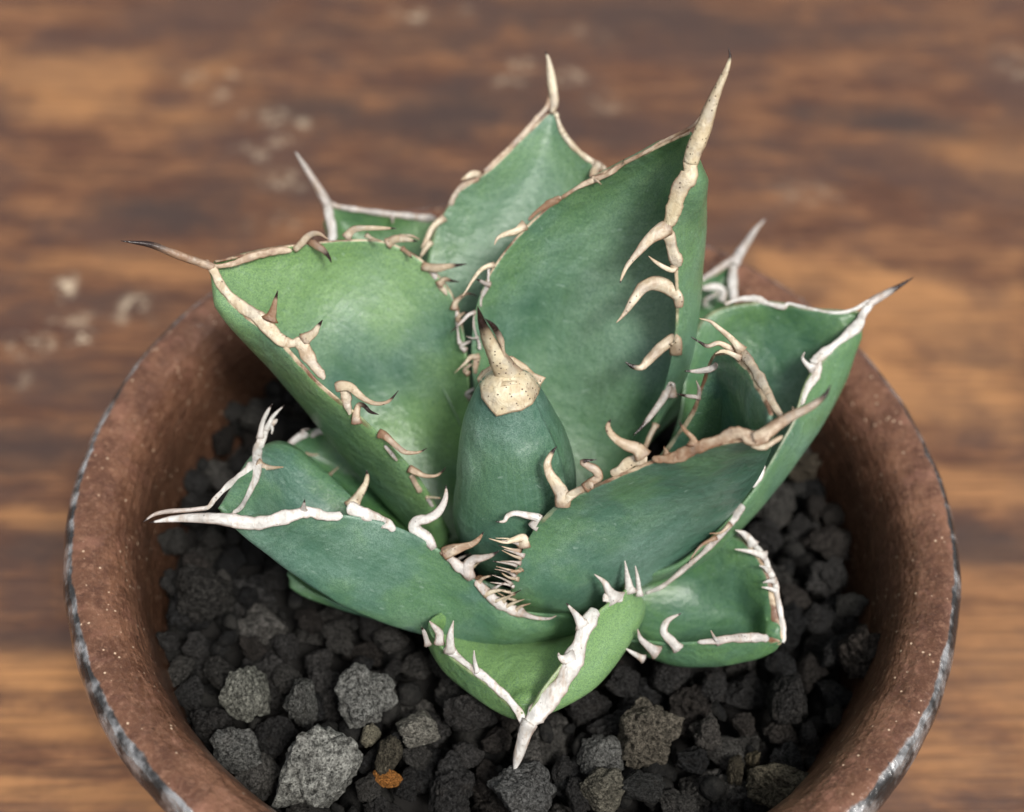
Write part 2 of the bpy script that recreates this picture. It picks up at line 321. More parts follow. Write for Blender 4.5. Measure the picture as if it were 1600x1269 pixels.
leaf('A', [[(840, 830, .12), (855, 840, .10), (880, 842, .09), (910, 830, .10), (935, 800, .12)],
           [(760, 680, .30), (820, 700, .22), (890, 705, .20), (970, 705, .22), (1010, 690, .32)],
           [(738, 540, .46), (810, 555, .40), (900, 565, .38), (1038, 590, .42), (1048, 560, .54)],
           [(765, 430, .60), (830, 440, .56), (920, 450, .54), (1062, 470, .56), (1056, 450, .68)],
           [(860, 321, .73), (920, 332, .70), (985, 345, .69), (1076, 360, .72), (1044, 352, .82)],
           [(990, 249, .85), (1020, 258, .83), (1045, 272, .83), (1079, 302, .85), (1064, 290, .90)],
           [(1076, 208, .95), (1080, 215, .94), (1081, 222, .935), (1084, 232, .935), (1084, 237, .95)]], th=.035, green=.18, pale=.3, label='tallest leaf, upright, with long cream spine and hooked teeth on its right edge')
leaf('B', [[(705, 835, .12), (690, 850, .08), (720, 850, .08), (745, 835, .09), (755, 810, .12)],
           [(655, 745, .32), (624, 775, .16), (670, 740, .16), (715, 720, .20), (735, 680, .28)],
           [(575, 660, .48), (532, 670, .28), (600, 610, .30), (690, 590, .34), (728, 560, .42)],
           [(505, 600, .56), (470, 590, .41), (540, 540, .42), (640, 490, .46), (700, 450, .52)],
           [(440, 530, .61), (413, 528, .52), (480, 490, .50), (560, 430, .54), (610, 380, .60)],
           [(375, 478, .64), (371, 482, .605), (400, 455, .59), (440, 415, .61), (470, 382, .64)],
           [(330, 420, .67), (330, 420, .66), (333, 416, .66), (335, 413, .66), (338, 410, .67)]], th=.035, green=.12, pale=.8, label='broad pale green leaf pointing left with dark needle tip')
leaf('C', [[(760, 740, .22), (800, 745, .20), (850, 735, .22)],
           [(675, 560, .36), (790, 590, .26), (900, 540, .30)],
           [(668, 410, .50), (790, 440, .44), (950, 410, .47)],
           [(703, 315, .60), (800, 340, .55), (955, 310, .60)],
           [(770, 262, .66), (840, 275, .62), (935, 268, .66)],
           [(820, 212, .70), (855, 222, .68), (890, 215, .70)],
           [(857, 176, .73), (862, 180, .725), (867, 176, .73)]], th=.035, green=.05, pale=.3)
leaf('D', [[(690, 700, .20), (730, 700, .15), (770, 690, .20)],
           [(560, 520, .38), (650, 520, .28), (730, 480, .38)],
           [(530, 430, .43), (600, 420, .36), (690, 350, .44)],
           [(518, 370, .45), (550, 365, .41), (610, 334, .46)],
           [(513, 325, .47), (517, 325, .465), (522, 320, .47)]], green=.6, pale=.3, th=.03)
leaf('E', [[(900, 700, .15), (950, 700, .10), (1000, 700, .15)],
           [(1020, 520, .26), (1080, 540, .18), (1140, 560, .24)],
           [(1085, 447, .30), (1115, 480, .25), (1150, 480, .29)],
           [(1125, 425, .315), (1135, 432, .30), (1148, 440, .31)],
           [(1140, 413, .33), (1143, 415, .325), (1147, 415, .33)]], green=.7, th=.025)
leaf('F', [[(880, 880, .12), (900, 890, .10), (920, 905, .08), (935, 915, .08), (945, 905, .12)],
           [(1040, 700, .30), (1060, 760, .18), (1060, 840, .12), (1075, 880, .12), (1060, 880, .20)],
           [(1075, 560, .42), (1110, 620, .30), (1150, 710, .22), (1178, 786, .22), (1165, 780, .32)],
           [(1105, 492, .46), (1160, 540, .38), (1210, 620, .32), (1262, 676, .32), (1235, 665, .42)],
           [(1190, 471, .49), (1220, 505, .44), (1260, 560, .40), (1310, 596, .41), (1262, 590, .47)],
           [(1275, 482, .505), (1290, 495, .49), (1305, 515, .475), (1332, 540, .47), (1303, 541, .50)],
           [(1340, 487, .52), (1343, 489, .515), (1345, 492, .51), (1347, 496, .51), (1346, 499, .52)]], th=.03, bias=.5, green=.45, pale=.2, border=.3)
leaf('G', [[(830, 900, .16), (845, 930, .12), (880, 965, .04), (835, 968, .08), (800, 955, .14)],
           [(930, 850, .24), (960, 890, .14), (945, 950, .10), (860, 935, .20), (803, 895, .28)],
           [(1010, 740, .34), (1040, 820, .20), (1045, 893, .14), (945, 870, .30), (855, 803, .42)],
           [(1080, 642, .48), (1110, 720, .34), (1120, 830, .24), (1040, 790, .42), (950, 752, .54)],
           [(1118, 550, .62), (1150, 640, .48), (1180, 757, .40), (1125, 738, .54), (1060, 706, .64)],
           [(1174, 574, .68), (1186, 640, .60), (1203, 710, .56), (1170, 706, .63), (1130, 694, .69)],
           [(1208, 646, .73), (1208, 662, .72), (1210, 680, .71), (1205, 685, .72), (1200, 686, .73)]], th=.035, bias=0, green=.08, label='large blue green leaf leaning right over the stones with brown horned edge')
leaf('H', [[(890, 965, .14), (905, 988, .08), (880, 1003, .03), (850, 975, .03), (830, 930, .14)],
           [(790, 945, .20), (800, 985, .14), (765, 1008, .05), (740, 960, .04), (740, 900, .18)],
           [(690, 862, .30), (690, 930, .20), (650, 988, .09), (650, 910, .11), (660, 850, .26)],
           [(600, 817, .37), (590, 890, .28), (540, 948, .19), (560, 860, .21), (570, 792, .29)],
           [(500, 804, .41), (490, 850, .34), (450, 892, .27), (450, 800, .28), (460, 697, .33)],
           [(430, 812, .43), (420, 830, .40), (395, 850, .36), (390, 790, .36), (400, 705, .37)],
           [(370, 815, .435), (362, 815, .43), (355, 815, .42), (345, 800, .42), (340, 795, .425)]], th=.035, bias=0, green=.10, border=0, label='boat shaped leaf pointing left above the stones with white forked tip')
leaf('I', [[(960, 900, .12), (940, 940, .04), (850, 985, .00), (770, 970, .02), (720, 940, .12)],
           [(985, 917, .22), (996, 955, .10), (845, 1013, .02), (690, 992, .07), (668, 975, .18)],
           [(925, 967, .24), (980, 1005, .13), (835, 1034, .07), (697, 1040, .09), (705, 1025, .18)],
           [(890, 1022, .22), (930, 1070, .12), (828, 1060, .10), (750, 1088, .09), (755, 1062, .17)],
           [(850, 1077, .19), (870, 1105, .12), (822, 1090, .11), (795, 1116, .10), (795, 1100, .15)],
           [(828, 1112, .16), (828, 1120, .14), (822, 1120, .14), (817, 1122, .13), (816, 1115, .15)]], th=.03, bias=.2, green=.6, pale=.85, border=.3, label='short folded leaf at the front with white edged tip resting on a stone')
leaf('J', [[(960, 880, .12), (960, 920, .06), (960, 960, .04), (965, 1000, .04), (970, 1000, .12)],
           [(1080, 850, .16), (1080, 910, .06), (1080, 975, .02), (1050, 1035, .05), (1050, 1005, .14)],
           [(1150, 838, .20), (1150, 900, .12), (1150, 970, .04), (1120, 1038, .06), (1110, 1003, .16)],
           [(1197, 890, .19), (1195, 930, .14), (1190, 975, .07), (1175, 1030, .07), (1170, 997, .15)],
           [(1214, 960, .15), (1212, 970, .13), (1210, 985, .12), (1205, 1018, .09), (1208, 998, .13)],
           [(1223, 996, .13), (1223, 998, .128), (1222, 1001, .125), (1221, 1005, .12), (1220, 1002, .125)]], th=.025, bias=.2, green=1.0, label='glossy dark green lower leaf on the right with small white teeth')
leaf('K', [[(680, 850, .10), (680, 830, .07), (680, 790, .10)],
           [(590, 830, .15), (590, 770, .11), (595, 700, .20)],
           [(500, 760, .16), (505, 720, .14), (522, 668, .22)],
           [(450, 705, .18), (455, 700, .18), (460, 682, .20)]], th=.025, green=1.0, border=0)
leaf('N', [[(700, 990, .06), (700, 970, .04), (700, 950, .06)],
           [(580, 960, .09), (580, 935, .06), (590, 900, .09)],
           [(500, 930, .08), (490, 915, .06), (500, 880, .08)],
           [(452, 897, .09), (450, 895, .088), (452, 890, .09)]], th=.02, green=.1, pale=.2, border=0)

def bud():
    ax = [(800, 885, .06, 55), (803, 840, .17, 84), (806, 795, .27, 97), (808, 750, .35, 99), (803, 700, .43, 91), (798, 655, .50, 76), (795, 620, .56, 58), (794, 600, .595, 44), (793, 588, .615, 25), (793, 582, .625, 6)]
    A = np.array([np.r_[un(x, y, h), wd] for x, y, h, wd in ax]); NT, NR = 70, 160; V = []; al = []; ac = []; ed = []
    for i in range(NT):
        q = cr_interp(A, i/(NT-1)); p = q[:3]; r = max(q[3], 2)/F*dep(p)
        q2 = cr_interp(A, min(1, i/(NT-1)+.02))[:3]-cr_interp(A, max(0, i/(NT-1)-.02))[:3]; tg = q2/np.linalg.norm(q2)
        a1 = CX-tg*(CX@tg); a1 /= np.linalg.norm(a1); a2 = np.cross(a1, tg)
        for j in range(NR):
            a = 2*math.pi*j/NR; k = 1+.035*math.exp(-((a-.85)/.25)**2)-.085*(1/(1+math.exp((a-.62)/.02)))*(1 if a < 3 else 0)-(.085*max(0, 1-(6.283-a)/.8) if a > 5 else 0)
            v = p+r*k*(a1*math.cos(a)-a2*.88*math.sin(a)*(1 if a2@fwd > 0 else -1))
            v = v*(1)+(v-p)*.05*nz(v, 5, 2); V.append(v); al.append(.25+.75*i/(NT-1)); ac.append(j/NR); ed.append(.3)
    Fc = [(i*NR+j, i*NR+(j+1) % NR, (i+1)*NR+(j+1) % NR, (i+1)*NR+j) for i in range(NT-1) for j in range(NR)]
    V = np.array(V)
    ob = mesh_obj('leaf', V-np.array([0, -.08, SOIL]), Fc, M_LEAF, plant, True, {'along': al, 'across': ac, 'edge': ed, 'back': np.zeros(len(V))}); ob.color = (.05, .25, 0, 1)
    ob['label'] = 'closed cone shaped centre leaf with cream cap and black tipped spine'
    LEAF['Z'] = dict(ob=ob, bvh=BVHTree.FromPolygons([Vector(v) for v in V], Fc), edge=A[:, :3], epx=proj(A[:, :3]))
bud()

# ------------------------------------------------------------------ horn: margins, teeth and end spines
CROP = {'1': (180, 220, 2.857), '2': (640, 60, 3.021), '3': (940, 320, 3.077), '4': (200, 600, 3.172), '5': (640, 420, 2.885), '6': (640, 780, 2.581), '8': (1000, 600, 2.759),
        'b': (580, 640, 3.81), 'd': (900, 540, 3.965), 'e': (480, 560, 5.2875), 'f': (640, 380, 5.286), '0': (0, 0, 1)}
NAMES = {'m': 'leaf_margin', 't': 'tooth', 's': 'end_spine'}
def horn(key, mode, crop, pts, col='c', dark=0.0, tip_h=None, lift=.03, flat=None):
    ox, oy, sc = CROP[crop]; L = LEAF[key]
    Q = np.array([(ox+x/sc, oy+y/sc, w/sc) for x, y, w in pts])
    def near(x, y): return dep(L['edge'][np.argmin(((L['epx']-[x, y])**2).sum(1))])
    def hit(x, y):
        h = L['bvh'].ray_cast(Vector(CAM), Vector(ray(x, y)).normalized()); return dep(h[0]) if h[0] is not None else None
    n = len(Q)
    if mode == 'm': D = [near(x, y) for x, y, _ in Q]
    elif mode == 's':
        i0 = int(np.argmin([np.min(((L['epx']-[x, y])**2).sum(1)) for x, y, _ in Q])); root = near(Q[i0][0], Q[i0][1])
        ti = 0 if i0 > n/2 else n-1; tp = dep(un(Q[ti][0], Q[ti][1], tip_h)); D = []
        seg = np.r_[0, np.cumsum(np.hypot(*np.diff(Q[:, :2], axis=0).T))]
        for i in range(n):
            f = (seg[i]-seg[ti])/(seg[i0]-seg[ti]); D.append(tp+(root-tp)*min(1, f) if f <= 1 else near(Q[i][0], Q[i][1]))
    else:
        root = near(Q[0][0], Q[0][1]); D = [root-lift*i/(n-1) for i in range(n)]
    D = np.array(D, float)
    if mode != 's' and n > 2 and mode == 'm': D[1:-1] = .5*D[1:-1]+.25*(D[:-2]+D[2:])
    P4 = np.array([np.r_[Q[i][:2], D[i], Q[i][2]] for i in range(n)])
    NT = max(10, int(5*n)); NR = 14; sed = hash_(key)+Q[0][0]*.013
    V, dk, rt_, sid = [], [], [], []; C = np.array([cr_interp(P4, i/(NT-1)) for i in range(NT)])
    tip = int(C[-1, 3] < C[0, 3])
    V_seed = Q[0][1]*.07; rough = {'m': .04, 't': .02, 's': .02}[mode]; fl = flat or {'m': .30, 't': .40, 's': .58}[mode]
    for i in range(NT):
        x, y, d, w = C[i]; w = max(w, 1.0); R = w*.5/F*d
        if mode == 't' or mode == 'm':
            hh = hit(x, y)
            if hh is not None: d = min(d, hh-R*fl*.45)
            R = w*.5/F*d
        p = atd(x, y, d); a, b = C[max(i-1, 0)], C[min(i+1, NT-1)]; tg = atd(*b[:3])-atd(*a[:3]); tg /= np.linalg.norm(tg)+1e-9
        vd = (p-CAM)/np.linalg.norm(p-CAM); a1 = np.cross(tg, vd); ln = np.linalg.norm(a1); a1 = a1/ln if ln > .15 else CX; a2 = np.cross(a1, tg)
        k = 1+(.30 if mode == 'm' else .08)*nz((x*.02, y*.02, 0), 2.6, sed, 2)
        if mode == 'm' and (i == 0 or i == NT-1): k *= .35
        if mode == 't': k *= 1+.5*max(0, 1-i/(NT*.2))**1.5
        for j in range(NR):
            an = 2*math.pi*j/NR; sn = math.sin(an); jag = 1+(.16 if mode == 'm' else .05)*nz((V_seed+i*.9, j*.0+(1 if math.cos(an) > 0 else 7), 0), .55, sed, 3); v = p+R*k*(.92 if mode == 't' else 1)*(1+(.06*math.sin(an*5+i*.25) if mode != 'm' else 0))*(a1*math.cos(an)*jag+a2*fl*1.25*sn*abs(sn)**.7)
            v = v+(v-p)*rough*1.0*nz(v, 26, sed, 2); V.append(v)
            f = i/(NT-1) if tip else 1-i/(NT-1)
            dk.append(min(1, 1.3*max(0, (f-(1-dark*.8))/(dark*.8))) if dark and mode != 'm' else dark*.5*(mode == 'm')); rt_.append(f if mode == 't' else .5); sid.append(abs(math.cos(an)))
    V = np.array(V); Fc = [(i*NR+j, i*NR+(j+1) % NR, (i+1)*NR+(j+1) % NR, (i+1)*NR+j) for i in range(NT-1) for j in range(NR)]
    Fc += [tuple(range(NR))[::-1], tuple((NT-1)*NR+j for j in range(NR))]
    return mesh_obj(NAMES[mode], V-np.array([0, -.08, SOIL]), Fc, M_HORN[col], L['ob'], True, {'dark': dk, 'root': rt_, 'side': sid})

H = [
 # A
 ('A','s','2',[(1505,45,2),(1512,90,14),(1495,150,28),(1460,230,45),(1420,330,62),(1380,440,80),(1345,520,80),(1325,590,75)],'k',.35,1.13),
 ('A','m','2',[(1345,540,80),(1325,590,75),(1325,640,85),(1280,700,95),(1255,780,85),(1235,850,60),(1215,890,40)],'k'),
 ('A','m','2',[(1400,330,10),(1350,400,14),(1310,430,18),(1260,455,16),(1190,490,20),(1100,545,16),(1010,590,20),(940,640,26),(880,665,30),(820,690,24),(760,725,20),(715,755,18)],'b'),
 ('A','m','2',[(715,750,24),(690,765,32),(650,785,34),(600,820,16),(560,860,14)],'b'),
 ('A','t','2',[(545,880,40),(500,910,36),(450,925,28),(415,945,16),(400,975,4)],'c'),
 ('A','t','2',[(860,655,20),(885,672,14),(905,690,4)],'b'),('A','t','2',[(1005,600,16),(1010,580,8),(1012,570,3)],'b',.5),
 ('A','t','2',[(1230,890,50),(1190,905,80),(1130,950,60),(1080,1010,38),(1030,1070,24),(1005,1120,16),(993,1155,4)],'c',.1),
 ('A','m','2',[(1200,890,50),(1225,940,60),(1240,1000,56),(1260,1050,60),(1265,1080,26)],'c'),
 ('A','t','2',[(1250,1080,34),(1240,1095,26),(1200,1080,26),(1160,1055,18),(1128,1028,4)],'c'),
 ('A','t','5',[(1215,175,24),(1205,120,55),(1130,68,72),(1060,80,60),(1010,140,44),(970,200,22),(932,243,4)],'c',0),
 ('A','t','5',[(1200,390,40),(1195,320,60),(1140,350,55),(1080,410,48),(1045,445,30),(1005,440,22),(972,420,4)],'c',.5),
 ('A','t','5',[(1175,580,50),(1175,520,44),(1140,590,36),(1090,660,28),(1050,710,18),(1008,752,4)],'g',.6),
 ('A','t','5',[(1112,700,30),(1085,750,26),(1060,810,24)],'c'),
 ('A','t','f',[(700,180,40),(640,190,40),(580,230,36),(520,310,28),(470,390,18),(425,450,4)],'c',.1),
 ('A','t','f',[(665,345,44),(620,330,34),(580,310,24),(545,298,6)],'g',.7),
 ('A','m','f',[(655,190,30),(650,290,20),(645,350,40),(615,400,40),(590,460,22),(590,530,16)],'g'),
 ('A','t','f',[(545,570,30),(490,590,34),(440,640,30),(390,690,20),(335,740,4)],'g',.6),
 ('A','m','f',[(535,580,18),(530,680,18),(550,760,20),(575,830,25),(580,880,40)],'g'),
 ('A','t','f',[(570,780,24),(520,785,16),(470,770,4)],'g'),
 ('A','t','f',[(570,940,50),(510,940,45),(460,990,28),(370,1075,4)],'c'),
 ('A','m','f',[(565,920,60),(545,1000,50),(540,1080,40)],'b',.8),
 # B
 ('B','s','1',[(25,447,3),(90,455,16),(160,465,28),(230,490,34),(310,520,38),(380,545,38),(440,567,38)],'b',.95,.76),
 ('B','m','1',[(400,535,26),(440,560,20),(520,550,24),(600,520,32),(680,500,34),(740,490,36),(790,490,20)],'b'),
 ('B','t','1',[(800,490,20),(830,460,36),(870,420,30),(910,415,22),(950,440,4)],'c'),
 ('B','t','1',[(860,440,30),(900,470,40),(930,490,30),(955,520,16),(965,545,4)],'b',.95),
 ('B','t','1',[(1030,435,36),(1060,400,34),(1110,390,26),(1190,390,20),(1255,392,4)],'c',.2),('B','t','1',[(1120,420,20),(1150,440,20),(1190,448,5)],'c'),
 ('B','t','1',[(1215,460,40),(1250,440,40),(1300,440,28),(1350,450,4)],'c',.3),('B','t','1',[(1270,425,14),(1320,425,14),(1358,440,5)],'c'),('B','t','1',[(1280,480,20),(1310,505,20),(1325,525,5)],'b',.4),
 ('B','t','1',[(1370,560,30),(1430,570,44),(1490,560,26),(1570,550,4)],'c',.55),('B','m','1',[(1400,570,24),(1425,600,28),(1430,620,12)],'g'),
 ('B','t','1',[(1445,645,34),(1470,620,26),(1500,625,16),(1535,630,4)],'b',.9),('B','m','1',[(1440,640,25),(1470,670,25),(1480,690,8)],'c'),
 ('B','t','f',[(370,550,60),(380,490,50),(430,440,30),(480,415,24),(540,430,12),(560,445,3)],'b',.85),('B','m','f',[(390,560,30),(390,640,24),(400,740,20),(410,810,36),(440,850,34),(460,890,6)],'g'),
 ('B','m','1',[(400,545,20),(440,580,34),(470,640,42),(520,700,50),(580,750,55),(640,790,60),(690,840,70),(740,890,60),(790,905,45),(830,890,40)],'c'),
 ('B','m','1',[(800,890,40),(835,910,60),(860,960,56),(895,1010,46),(925,1050,30),(930,1068,10)],'c'),
 ('B','t','1',[(690,800,60),(705,760,36),(715,710,20),(725,670,4)],'b',.6),('B','t','1',[(840,890,50),(885,860,40),(905,830,24),(925,800,4)],'c',.5),
 ('B','t','e',[(235,240,60),(290,230,90),(360,240,80),(440,310,60),(520,360,44),(600,375,36),(680,350,28),(755,265,4)],'c',.25),
 ('B','m','e',[(310,260,80),(320,320,90),(330,380,70),(345,430,50),(350,470,20)],'c'),
 ('B','t','e',[(410,540,70),(405,470,70),(425,390,50),(470,390,40),(520,440,34),(590,465,6)],'b',1.0),
 ('B','t','e',[(590,620,60),(640,640,70),(720,710,56),(800,770,46),(880,780,30),(940,770,20),(990,740,4)],'b',.3),
 ('B','m','e',[(640,720,30),(690,780,34),(745,850,20)],'g'),('B','t','e',[(840,910,50),(900,940,60),(970,970,40),(1060,970,26),(1110,940,18),(1145,900,4)],'b',.5),
 ('B','m','e',[(860,960,50),(900,1040,50),(940,1110,40)],'b',.6),('B','t','e',[(985,1145,30),(1040,1150,20),(1100,1155,14)],'c'),('B','m','e',[(985,1150,30),(1010,1180,40),(1040,1230,40)],'g'),
 # C
 ('C','s','2',[(640,60,3),(655,100,20),(665,160,38),(675,230,46),(683,300,44),(672,350,26)],'c',.2,.83),
 ('C','m','2',[(690,350,26),(700,385,16),(720,440,26),(770,510,26),(830,560,28),(890,600,40),(930,620,20)],'c'),
 ('C','m','2',[(665,250,16),(650,320,26),(600,380,30),(540,450,28),(460,530,26),(390,600,30),(350,630,20)],'b'),
 ('C','t','2',[(335,645,26),(300,640,40),(260,660,20),(243,668,4)],'c'),('C','m','2',[(330,660,20),(260,690,28),(220,730,28),(190,790,24)],'b'),('C','t','2',[(895,590,40),(870,630,40),(855,655,14)],'c'),
 ('C','t','2',[(165,845,30),(110,890,30),(80,950,26),(55,990,4)],'c'),('C','t','2',[(100,960,30),(70,1000,24),(50,1035,6)],'c'),
 # D
 ('D','s','1',[(805,50,6),(850,120,26),(900,200,34),(935,260,44),(950,290,44)],'g',.0,.56),
 ('D','m','1',[(945,275,34),(1000,295,26),(1100,310,24),(1200,325,26),(1300,335,28),(1410,345,32),(1425,335,12)],'g'),
 ('D','m','1',[(945,280,40),(960,350,40),(970,400,40),(968,450,34)],'w'),('D','t','1',[(1235,335,18),(1238,352,12),(1240,370,4)],'g'),
 # E
 ('E','s','3',[(785,70,6),(740,120,26),(700,180,36),(660,240,50),(640,290,50)],'g',.0,.38),
 ('E','m','3',[(650,250,30),(590,290,30),(530,330,26),(440,385,24)],'g'),('E','m','3',[(635,290,50),(630,340,50),(630,400,50),(638,465,40)],'w'),
 ('E','t','3',[(575,465,30),(585,420,40),(550,395,40),(500,400,30),(480,400,6)],'w'),('E','t','3',[(500,490,20),(500,460,20),(560,425,18)],'w'),('E','t','3',[(410,500,20),(440,515,14),(462,527,5)],'c'),
 # F
 ('F','s','3',[(1500,350,3),(1440,385,20),(1380,420,34),(1320,455,42),(1275,485,30)],'g',.95,.565),
 ('F','m','3',[(1300,455,18),(1210,505,18),(1130,520,16),(1050,510,14),(960,490,16),(900,475,14),(880,490,28),(860,490,30),(800,475,20),(750,455,40),(710,450,30),(640,460,20),(590,480,14)],'w'),
 ('F','m','3',[(1300,470,34),(1260,520,40),(1240,570,50),(1200,610,50),(1150,650,46),(1100,690,46),(1050,730,50),(1015,770,50)],'w'),
 ('F','m','3',[(1040,740,40),(1035,790,46),(1025,830,44),(990,880,34),(960,965,22)],'w'),('F','t','3',[(1020,790,46),(985,765,26),(965,735,16),(977,708,4)],'w'),
 ('F','m','d',[(1165,740,30),(1140,800,44),(1110,850,40),(1095,880,16)],'w'),('F','m','d',[(1100,850,12),(1060,880,14),(1040,910,8)],'w'),
 ('F','m','8',[(445,520,30),(430,540,34),(400,590,30),(340,660,28),(270,730,22),(200,790,22),(100,870,18),(20,905,14)],'g'),
 ('F','t','8',[(390,600,22),(350,640,12),(300,645,4)],'b'),('F','t','8',[(330,660,20),(260,700,12),(205,775,4)],'b',.3),
 # G
 ('G','s','d',[(1580,240,4),(1540,310,30),(1450,380,50),(1350,430,60),(1250,490,75),(1180,540,85),(1100,580,90)],'b',.45,.82),
 ('G','m','d',[(1200,560,60),(1100,580,80),(1030,545,80),(980,545,80),(900,580,72),(800,615,75),(720,645,80),(650,680,75),(580,700,65),(510,705,50),(470,700,30)],'b'),
 ('G','m','d',[(1080,610,30),(1150,630,36),(1200,612,36),(1280,560,20)],'c'),
 ('G','t','d',[(730,610,70),(720,570,40),(670,520,24),(635,462,4)],'b',.4),('G','t','d',[(560,670,40),(555,650,26),(545,628,5)],'b'),
 ('G','m','d',[(440,690,60),(400,700,80),(340,720,80),(270,770,60),(215,800,40)],'c'),('G','t','d',[(420,690,80),(380,640,90),(310,615,74),(255,585,56),(215,545,46),(198,500,34),(215,458,6)],'c',.15),
 ('G','t','b',[(1140,580,70),(1140,510,96),(1100,440,80),(1060,380,64),(1048,320,50),(1075,260,30),(1105,218,4)],'c',.35),
 ('G','m','b',[(1130,570,40),(1190,510,60),(1250,475,50),(1320,440,60)],'c'),('G','t','b',[(1270,470,50),(1320,430,60),(1355,400,60),(1335,360,60),(1290,335,50),(1258,310,34),(1340,298,4)],'b',.35),
 ('G','t','b',[(960,705,50),(1000,650,60),(930,630,46),(860,618,36),(815,632,34),(790,665,24),(740,668,4)],'w',.15),
 ('G','t','b',[(910,820,60),(905,765,62),(850,775,40),(790,790,22),(700,768,4)],'c'),('G','t','b',[(880,800,30),(830,772,14),(740,765,4)],'c'),
 ('G','t','b',[(910,870,30),(850,850,14),(790,832,3)],'g'),('G','t','b',[(890,915,26),(840,905,12),(770,903,3)],'g'),('G','t','b',[(890,950,36),(880,960,26),(830,965,12)],'b'),('G','t','b',[(860,990,30),(810,965,14),(735,950,3)],'g'),('G','t','b',[(840,1040,26),(790,1010,12),(720,985,3)],'g'),
 ('G','m','3',[(865,1020,30),(820,950,40),(780,870,46),(740,800,50),(700,740,46),(675,705,36)],'c',.0),
 ('G','t','3',[(675,705,44),(620,640,32),(560,590,24),(520,560,16),(470,547,4)],'c'),('G','t','3',[(650,710,30),(600,680,34),(560,665,26),(510,680,22),(470,660,12),(430,635,4)],'b',.8),
 ('G','t','3',[(670,740,30),(610,710,24),(575,705,18),(545,718,4)],'c'),('G','t','3',[(555,770,24),(520,790,36),(460,800,26),(400,800,5)],'g',.3),
 ('G','t','3',[(465,935,24),(470,890,20),(455,845,4)],'g'),('G','t','3',[(470,925,26),(420,920,20),(360,910,4)],'g',.8),('G','t','3',[(930,1005,24),(922,985,16),(918,972,5)],'c'),
 # H
 ('H','s','4',[(105,688,5),(200,672,28),(300,665,44),(420,665,56),(520,675,68)],'w',.15,.42),
 ('H','m','4',[(480,672,60),(620,690,70),(720,675,70),(820,650,56),(900,635,56),(980,655,56),(1065,655,36)],'w'),
 ('H','s','4',[(75,685,5),(130,648,18),(200,632,24),(300,625,24),(390,615,24)],'g',.2,.425),
 ('H','m','4',[(360,618,22),(400,610,24),(430,570,24),(490,510,26),(545,465,36),(590,430,36),(620,390,40)],'w'),
 ('H','m','4',[(520,640,20),(560,610,24),(600,540,30),(630,470,40),(640,400,50),(640,350,50),(660,280,44),(690,220,36),(740,175,16)],'w'),
 ('H','t','4',[(655,270,34),(665,200,24),(690,140,20),(716,98,4)],'w',.3),('H','t','4',[(680,230,24),(720,160,20),(775,105,4)],'w',.2),('H','t','4',[(700,200,26),(715,220,16),(712,248,6)],'w'),
 ('H','t','4',[(645,405,60),(700,415,26),(770,412,5)],'c'),('H','t','4',[(868,625,40),(872,600,20),(875,573,4)],'g',.5),
 ('H','m','4',[(1322,728,30),(1285,695,56),(1200,655,60),(1130,625,80),(1085,610,50)],'w'),('H','t','4',[(1110,610,70),(1140,560,50),(1175,500,34),(1185,460,22),(1183,428,5)],'c',.3),
 ('H','t','b',[(375,830,30),(330,760,70),(270,720,84),(255,690,80),(280,660,70),(340,650,60),(400,610,56),(435,550,40),(445,500,28),(445,450,4)],'w',.1),
 ('H','t','b',[(430,860,60),(480,840,80),(540,820,56),(600,800,40),(640,770,28),(670,728,4)],'b',.15),('H','m','b',[(430,850,40),(475,890,50),(540,950,60),(590,1000,36)],'g'),
 ('H','t','b',[(600,1010,40),(570,950,86),(605,895,60),(650,885,50),(710,870,30),(765,840,4)],'g',.3),
 ('H','m','b',[(620,1020,40),(680,1080,60),(730,1130,60),(790,1170,70),(850,1195,70),(920,1215,40)],'g'),
 ('H','t','b',[(670,1100,40),(740,1080,24),(800,1075,5)],'c'),('H','t','b',[(720,1150,24),(780,1125,16),(825,1108,4)],'c'),('H','t','b',[(790,1180,26),(850,1150,18),(910,1130,4)],'c'),('H','t','b',[(620,1010,30),(650,995,16),(685,1000,4)],'b'),
 ('H','t','6',[(440,455,30),(500,477,20),(560,482,12),(592,470,4)],'g'),
 # I
 ('I','s','6',[(422,1095,10),(438,1040,40),(455,980,50),(470,930,64),(485,900,70)],'w',0,.055),
 ('I','m','6',[(470,925,60),(510,870,80),(560,810,80),(620,730,74),(660,650,74),(680,600,62),(700,540,60),(730,480,62),(755,445,44)],'w'),
 ('I','t','6',[(660,640,60),(625,645,44),(605,635,20),(600,620,6)],'w'),('I','t','6',[(700,510,56),(670,465,30),(632,420,5)],'w',.2),
 ('I','m','6',[(465,960,30),(455,890,30),(420,830,34),(360,770,36),(300,715,34),(250,680,30),(210,650,26),(170,615,40),(150,590,40)],'w'),
 ('I','t','6',[(165,620,44),(165,550,30),(177,490,4)],'w'),('I','t','6',[(275,700,24),(262,650,16),(260,610,4)],'w'),('I','t','6',[(120,585,36),(120,540,36),(95,510,20),(80,492,4)],'g'),('I','t','6',[(75,590,26),(60,540,20),(48,515,4)],'g',.5),
 ('I','t','6',[(830,405,74),(805,370,42),(785,335,24),(745,303,4)],'w'),('I','m','6',[(780,390,36),(820,400,46),(860,392,36)],'w'),('I','t','6',[(890,375,46),(880,320,26),(868,248,4)],'w'),('I','t','6',[(928,390,26),(920,320,18),(910,268,4)],'w'),
 # J
 ('J','t','6',[(1385,185,40),(1370,160,36),(1345,138,24),(1315,125,4)],'w'),('J','m','6',[(1385,180,20),(1430,230,24),(1450,290,26),(1475,340,28),(1480,380,22),(1495,450,24),(1505,520,24),(1508,580,22)],'w'),
